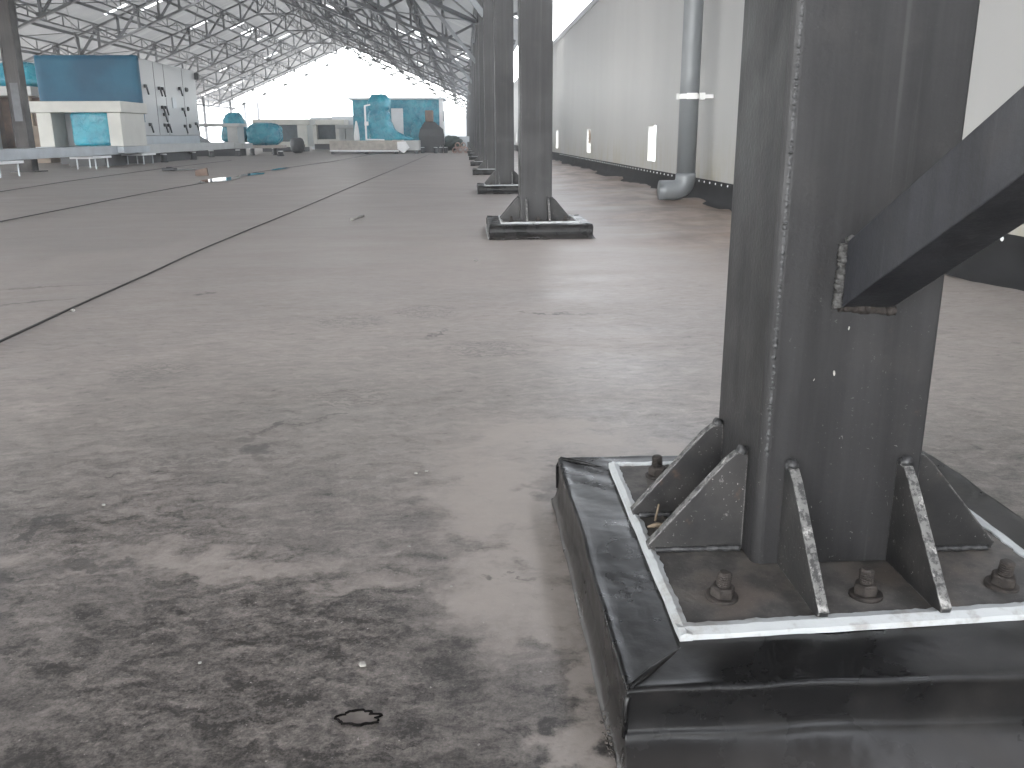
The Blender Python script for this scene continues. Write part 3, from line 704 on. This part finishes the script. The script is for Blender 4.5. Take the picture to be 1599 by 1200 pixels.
# big air handling unit
ah = thing("air_handling_unit", "large grey unit with black door handles and blue film over its front", "air handling unit", (-9.1, 25.5, 0))
A_ = lambda o: rel(o, ah)
A_(MB().box(-10.28, -7.92, 23.15, 28.05, .68, 2.52).obj("body", PANEL, ah, bevel=.02))
A_(MB().box(-10.2, -7.95, 23.2, 28.0, .44, .675).obj("base_rail", DUCT, ah))
A_(MB().box(-10.1, -8.05, 23.3, 27.9, 0, .435).obj("plinth", DARK, ah))
b = MB(); rings = []
for i in range(13):
    z = 1.0 + 1.56 * i / 12
    row = [(-10.32, 23.5, z), (-10.32, 23.13, z)] + [(-10.3 + 2.38 * k / 16, 23.11 + .02 * nz(k * .7, i * .5, 2), z + (.015 * nz(k, 5) if i == 12 else 0)) for k in range(17)] + [(-7.895, 23.13, z), (-7.895, 23.28 + .04 * nz(i, 3), z)]
    rings.append(row)
rings.append([(x, max(y, 23.35) + .1, 2.56) for x, y, z in rings[-1]])
b.loft(rings, cap=False, closed=False); A_(b.obj("front_film", BLUE, ah, smooth=True))
for y in (24.35, 25.15, 26.75): A_(MB().box(-7.921, -7.915, y - .01, y + .01, .7, 2.5).obj("panel_seam", DARK, ah))
hd = None
for y, z in ((23.55, 1.85), (24.6, 1.85), (24.85, 1.85), (24.7, 1.38), (24.95, 1.38), (23.6, .93), (24.75, .93), (25.05, .93), (26.35, 1.93), (26.45, 1.38), (26.5, .92), (27.6, 1.0), (24.8, 1.2)):
    b = MB().box(-7.918, -7.86, y - .05, y + .05, z - .02, z + .06).bar((-7.87, y, z + .03), (-7.87, y + .13, z - .17), .035)
    if hd is None: hd = b.obj("handle", DARK, ah); A_(hd); hd0 = (y, z)
    else:
        c_ = dup(hd, parent=ah); c_.location = (-ah.location.x, -ah.location.y + y - hd0[0], z - hd0[1])
gk = None
for y, z in ((26.95, 1.95), (26.98, 1.42), (27.0, .95), (27.05, 1.95)):
    if gk is None: gk = A_(MB().lathe([(.06, 0), (.06, .03), (.04, .05)], (-7.918, y, z), 12, Matrix.Rotation(R(90), 3, 'Y')).obj("knob", DARK, ah)); g0 = (y, z)
    else: c_ = dup(gk, parent=ah); c_.location = (-ah.location.x, -ah.location.y + y - g0[0], z - g0[1])
A_(MB().box(-7.917, -7.90, 25.62, 25.95, 1.40, 1.68).obj("inspection_window", DUCT, ah))
A_(MB().box(-7.917, -7.80, 27.95, 28.1, 2.28, 2.46).obj("junction_box", DARK, ah))
# white hood before it
hood = thing("intake_hood", "cream boxy hood with thick top slab standing before the blue wrapped unit", "intake hood", (-8.7, 21.8, 0))
H_ = lambda o: rel(o, hood)
H_(MB().box(-9.75, -7.62, 20.98, 22.68, 1.185, 1.425).obj("top_slab", CREAM, hood, bevel=.012))
for x0, x1 in ((-9.52, -9.20), (-7.97, -7.68)): H_(MB().box(x0, x1, 21.05, 22.6, .445, 1.182).obj("side_panel", CREAM, hood, bevel=.01))
H_(MB().box(-9.195, -7.975, 21.75, 21.82, .445, 1.18).obj("back_panel", PANEL, hood))
H_(MB().box(-9.75, -7.65, 20.95, 22.65, .30, .44).obj("base_rail", DUCT, hood))
H_(MB().box(-9.0, -8.2, 21.2, 22.5, 0, .295).obj("plinth", DARK, hood))
o = lump("wrapped_bundle", (-8.42, 21.42, .83), (.86, .5, .74), TEAL, 4, pw=9, amp=.04); tag(o, "teal film-wrapped bundle tucked inside the cream hood", "wrapped bundle")
# things behind the rusty column
h2 = thing("intake_hood", "far left hood with pale top slab half hidden behind the rusty column", "intake hood", (-12.2, 25.6, 0))
def H2(o): return rel(o, h2)
H2(MB().box(-14.5, -11.35, 25, 27, 1.72, 1.95).obj("top_slab", PALE, h2)); H2(MB().box(-13.2, -12.9, 25.1, 27, .3, 1.718).obj("side_panel", BROWN, h2)); H2(MB().box(-12.75, -11.5, 26.2, 26.4, .3, 1.718).obj("back_panel", BROWN, h2))
H2(MB().box(-11.75, -11.55, 25.3, 25.45, .3, 1.718).obj("side_panel", TAN, h2)); H2(MB().box(-14.4, -11.4, 25.1, 26.9, 0, .298).obj("plinth", DARK, h2))
o = lump("wrapped_bundle", (-11.95, 25.9, 2.28), (1.5, 1.3, .66), TEAL, 9, pw=4, amp=.08, taper=.35); tag(o, "dark teal wrapped bundle on top of the far left hood", "wrapped bundle")
o = MB().box(-11.6, -10.95, 24.6, 25.3, .3, .95).box(-11.7, -10.9, 24.55, 25.35, 0, .298).obj("carton", TAN, bevel=.015); tag(o, "tan carton standing right of the rusty column's foot", "carton")
o = MB().box(-13.4, -11.9, 23.4, 24.2, .2, .98).bar((-13.0, 23.38, .3), (-12.7, 23.38, .9), .05).box(-13.3, -12.0, 23.5, 24.1, 0, .198).obj("grey_cabinet", DUCT, bevel=.015); tag(o, "grey metal cabinet at the left edge of the deck", "cabinet")
# small hood with teal bundle, behind duct
h3 = thing("side_hood", "small pale hood with low ledge in front of a teal bundle", "hood", (-8.6, 32, 0)); H3 = lambda o: rel(o, h3)
H3(MB().box(-9.35, -7.62, 31.6, 32.8, .98, 1.08).obj("top_slab", PALE, h3)); H3(MB().box(-8.05, -7.72, 31.7, 32.7, .42, .978).obj("side_panel", PALE, h3)); H3(MB().box(-9.5, -7.5, 31.5, 32.9, .25, .418).obj("base_rail", PALE, h3)); H3(MB().box(-9.3, -7.7, 31.7, 32.7, 0, .248).obj("plinth", DARK, h3))
H3(MB().prism([(-10.1, 31.6, .42), (-8.75, 31.6, .42), (-9.5, 31.6, .9), (-10.1, 31.6, .95)], (0, 0, 0), (0, .8, 0)).obj("sloping_cover", DUCT, h3))
o = lump("wrapped_bundle", (-8.25, 33.6, .95), (1.05, .9, 1.05), TEAL, 14, pw=4, amp=.10, taper=.45); tag(o, "teal wrapped bundle rising behind the small pale hood", "wrapped bundle")
pl = thing("film_wrapped_load", "rounded teal film-wrapped load on a low pallet in the middle distance", "wrapped load", (-7.15, 33.4, 0)); PL = lambda o: rel(o, pl)
PL(lump("film", (-7.15, 33.4, .72), (1.22, 1.0, .80), TEAL, 21, pl, pw=3, amp=.09)); PL(MB().box(-7.7, -6.5, 32.9, 33.9, .24, .34).obj("pallet", WOOD, pl))
for x in (-7.55, -6.75):
    PL(MB().lathe([(.09, 0), (.09, .03), (.07, .05), (.07, .235)], (x, 33.0, 0), 10).obj("foot", DARK, pl))
def cbox(name, label, x0, x1, y, z0, z1, d, wl, ww, zt, mat, cat="hood", legl=True):
    t = thing(name, label, cat, ((x0 + x1) / 2, y + d / 2, 0)); q = lambda o: rel(o, t)
    q(MB().box(x0, x1, y - .06, y + d, zt, z1).obj("top_slab", mat, t, bevel=.01))
    q(MB().box(x1 - ww - .12, x1 - .12, y, y + d - .05, z0, zt - .003).obj("side_panel", mat, t, bevel=.01))
    if legl: q(MB().box(x0 + .12, x0 + .12 + wl, y, y + d - .05, z0, zt - .003).obj("side_panel", mat, t, bevel=.01))
    q(MB().box(x0 + .12 + wl, x1 - ww - .122, y + .02, y + d - .1, z0, z0 + .22).obj("bottom_rail", mat, t))
    q(MB().box(x0 + .13 + wl, x1 - ww - .13, y + .5, y + .55, z0 + .222, zt - .004).obj("inner_panel", NAVY, t))
    q(MB().box(x0 + .3, x1 - .3, y + .2, y + d - .2, 0, z0 - .003).obj("plinth", DARK, t)); return t
cbox("duct_hood", "wide white hood with dark opening right of the round teal load", -9.05, -6.62, 40, .2, 1.36, 1.6, .5, .42, 1.13, CREAM)
cbox("duct_hood", "farther white hood with bluish opening behind the wide white hood", -7.6, -5.75, 45, .28, 1.42, 1.6, .35, .34, 1.18, CREAM)
cbox("duct_hood", "grey closed hood just left of the pale pallet platform", -5.9, -4.85, 43, .3, 1.15, 1.4, .28, .5, .98, PALE)
o = MB().box(-6.6, -5.5, 46.6, 48, 0, 1.62).box(-7.7, -6.7, 46.8, 48, 0, 1.56).obj("duct_block", DUCT); tag(o, "flat grey duct block showing above the far white hoods", "duct")
o = lump("tarpaulin_heap", (-6.55, 36.4, .3), (.55, .5, .6), DARK, 31, pw=2.5); tag(o, "dark grey heap at the left end of the pallet platform", "heap")
o = lump("tarpaulin_heap", (-7.05, 33.0, .12), (.1, .1, .1), DARK, 31, pw=2.5) if False else None
ft = thing("support_foot", "lone black support foot on open deck between round teal load and pallet platform", "support foot", (-7.15, 35.2, 0) if False else (-7.0, 31.0, 0)); MB().lathe([(.12, 0), (.12, .04), (.09, .06), (.09, .15)], (0, 0, 0), 12).obj("foot_body", DARK, ft); MB().lathe([(.09, .151), (.09, .17), (.03, .175)], (0, 0, 0), 12).obj("cap", STEELW, ft)
ft.location = (-6.2, 31.2, 0)
# container-like unit far away
un = thing("wrapped_unit", "far flat-roofed unit wrapped in teal film with a white right end", "air handling unit", (-2.6, 38.8, 0)); U = lambda o: rel(o, un)
U(MB().box(-4.45, -.95, 37.6, 40.4, .3, 2.06).obj("body", TEAL, un)); U(MB().box(-4.62, -.70, 37.4, 40.6, 2.065, 2.14).obj("roof_slab", DUCT, un)); U(MB().box(-.948, -.80, 37.55, 40.4, .3, 2.06).obj("end_panel", STEELW, un)); U(MB().box(-4.4, -.85, 37.7, 40.3, 0, .298).obj("plinth", DARK, un))
U(MB().box(-2.9, -2.42, 37.54, 37.598, .42, 1.72).obj("door", STEELW, un, bevel=.02))
U(MB().box(-.80, -.77, 37.6, 37.75, 1.2, 1.6).obj("hinge", DARK, un))
o = lump("wrapped_bundle", (-1.85, 37.0, .85), (.62, .5, 1.0), TEAL, 41, pw=2.6, amp=.12, taper=.5); tag(o, "pointed teal bundle leaning against the far wrapped unit", "wrapped bundle")
# tall wrapped machine with trailing film
tw = thing("film_wrapped_machine", "tall teal wrapped machine with film trailing right on the pallet platform", "wrapped machine", (-3.1, 34.9, 0)); T = lambda o: rel(o, tw)
b = MB(); rings = []; n = 26
for i in range(n + 1):
    t = i / n; z = .50 + 1.64 * t
    lft = -3.56 + .06 * nz(t * 4, 1); rgt = -2.72 + .05 * nz(t * 5, 2) + .88 * max(0, 1 - t / .42) ** 2.1
    if t > .85: lft += (t - .85) * 1.1; rgt -= (t - .85) * 1.0
    cx_ = (lft + rgt) / 2; hw = (rgt - lft) / 2; hd_ = .42 if t < .85 else .42 - (t - .85) * 1.2
    ring = []
    for k in range(40):
        a = 2 * math.pi * k / 40; e = .5; f = lambda v: math.copysign(abs(v) ** e, v)
        d = 1 + .10 * nz(math.cos(a) * 2.2, math.sin(a) * 2.2, t * 7) + .05 * abs(nz(math.cos(a) * 6, math.sin(a) * 6, t * 14)) - (.10 if .60 < t < .66 else 0)
        ring.append((cx_ + hw * f(math.cos(a)) * d, 34.9 + hd_ * f(math.sin(a)) * d, z + .03 * nz(math.cos(a) * 3, math.sin(a) * 3, t)))
    rings.append(ring)
b.loft(rings); T(b.obj("film", TEAL, tw, smooth=True))
T(MB().bar((-3.62, 34.4, .5), (-3.62, 34.4, 1.74), .06).bar((-3.62, 34.4, 1.72), (-3.42, 34.4, 1.76), .05).box(-3.66, -3.52, 34.36, 34.44, 1.02, 1.16).bar((-3.6, 34.4, .52), (-2.95, 34.4, .50), .045).obj("white_frame", STEELW, tw))
o = MB().lathe([(.10, 0), (.11, .1), (.09, .35), (.06, .55), (.03, .70)], (-3.98, 34.5, .485), 12).obj("white_sack", STEELW, smooth=True); tag(o, "small white sack standing left of the tall teal machine", "sack")
pp = thing("pallet_platform", "long low pale platform carrying the tall teal wrapped machine", "platform", (-3.6, 34.6, 0)); Q = lambda o: rel(o, pp)
Q(MB().box(-4.95, -2.35, 34.05, 35.6, .14, .475).obj("deck_box", WOOD, pp, bevel=.01)); Q(MB().box(-2.3, -1.65, 34.1, 35.4, .12, .47).obj("deck_box", PALE, pp)); Q(MB().bar((-4.95, 34.03, .12), (-2.4, 34.03, .10), .05).obj("edge_rail", STEELW, pp))
for x in (-4.85, -3.6, -2.5, -1.75): Q(MB().box(x - .06, x + .06, 34.1, 34.25, 0, .118).obj("foot", DARK, pp))
b = MB(); b.prism([(-2.43, 33.75, .17), (-2.20, 33.75, .02), (-1.98, 33.75, .22), (-2.12, 33.75, .44), (-2.43, 33.75, .44)], (0, 0, 0), (0, .03, 0)); o = b.obj("white_offcut", STEELW); tag(o, "bright white panel offcut leaning on the end of the pallet platform", "offcut")
# black tapered hood with brown stub
bh = thing("black_hood", "black tapered hood with brown square stub before the teal unit", "hood", (-1.25, 36.2, 0)); BH = lambda o: rel(o, bh)
b = MB(); b.loft([[(x0, y0, z), (x1, y0, z), (x1, y1, z), (x0, y1, z)] for x0, x1, y0, y1, z in ((-1.66, -.74, 35.9, 36.6, .28), (-1.74, -.74, 35.88, 36.6, .62), (-1.68, -.78, 35.9, 36.6, .88), (-1.5, -1.1, 36.0, 36.45, 1.16))]); BH(b.obj("hood_body", DARK, bh))
BH(MB().box(-1.47, -1.15, 36.02, 36.42, 1.162, 1.60).obj("stub", BROWN, bh, bevel=.03)); BH(MB().box(-1.6, -.9, 35.95, 36.5, 0, .278).obj("plinth", DARK, bh))
s2 = None
for i, x in enumerate((-1.78, -1.55, -1.05, -.85, -.66)):
    l = "short black support foot in the row before the black hood"
    if s2 is None: s2 = thing("support_foot", l, "support foot", (x, 34.6, 0), "black support feet before the black hood"); MB().lathe([(.07, 0), (.07, .2)], (0, 0, 0), 10).obj("foot_body", DARK, s2); MB().lathe([(.07, .201), (.07, .22)], (0, 0, 0), 10).obj("cap", STEELW, s2)
    else: dup(s2, (x, 34.6 + .3 * (i % 2), 0), l)
o = lump("net_heap", (-.55, 40.5, .33), (1.0, 2.0, .55), GREEN, 51, pw=2.2, amp=.3, fr=4); tag(o, "dark green net heap right of the teal unit", "heap")
pst = None
for i, (x, z) in enumerate(((-.33, .1), (-.12, .1), (.10, .1), (-.22, .28), (.0, .28))):
    l = "reddish hollow pipe in the small stack beside the far column feet"
    if pst is None:
        b = MB(); b.loft([[(r * math.cos(2 * math.pi * k / 14), y, r * math.sin(2 * math.pi * k / 14)) for k in range(14)] for r, y in ((.075, .3), (.075, 0), (.1, 0), (.1, 3.2), (.075, 3.2))], cap=False); pst = b.obj("pipe", REDP, smooth=False, loc=(x, 34.2, z)); tag(pst, l, "pipe", "reddish pipes in a stack")
    else: dup(pst, (x, 34.2 + .3 * nz(i, 2.2), z), l)
o = MB().box(-.9, .3, 43.5, 45.5, .35, .6).box(-.8, -.6, 43.6, 45.4, 0, .348).box(.0, .2, 43.6, 45.4, 0, .348).obj("grey_bench", DUCT); tag(o, "low grey platform behind the stack of reddish pipes", "platform")
# small litter on the deck
b = MB(); b.prism([(-.11, 0, 0), (.10, 0, 0), (.08, .02, .13), (-.12, .03, .09)], (0, 0, 0), (0, .05, 0)); o = b.obj("cardboard_scrap", BROWN, loc=(-4.45, 15.6, .005)); tag(o, "brown cardboard scrap standing beside the puddle", "cardboard")
o = MB().box(-.13, .13, -.08, .08, 0, .05).box(-.05, .05, -.05, .05, .05, .07).obj("black_clamp", DARK, loc=(-5.75, 18.0, .014), bevel=.01); tag(o, "small black clamp lying on the deck by the farthest seam", "clamp")
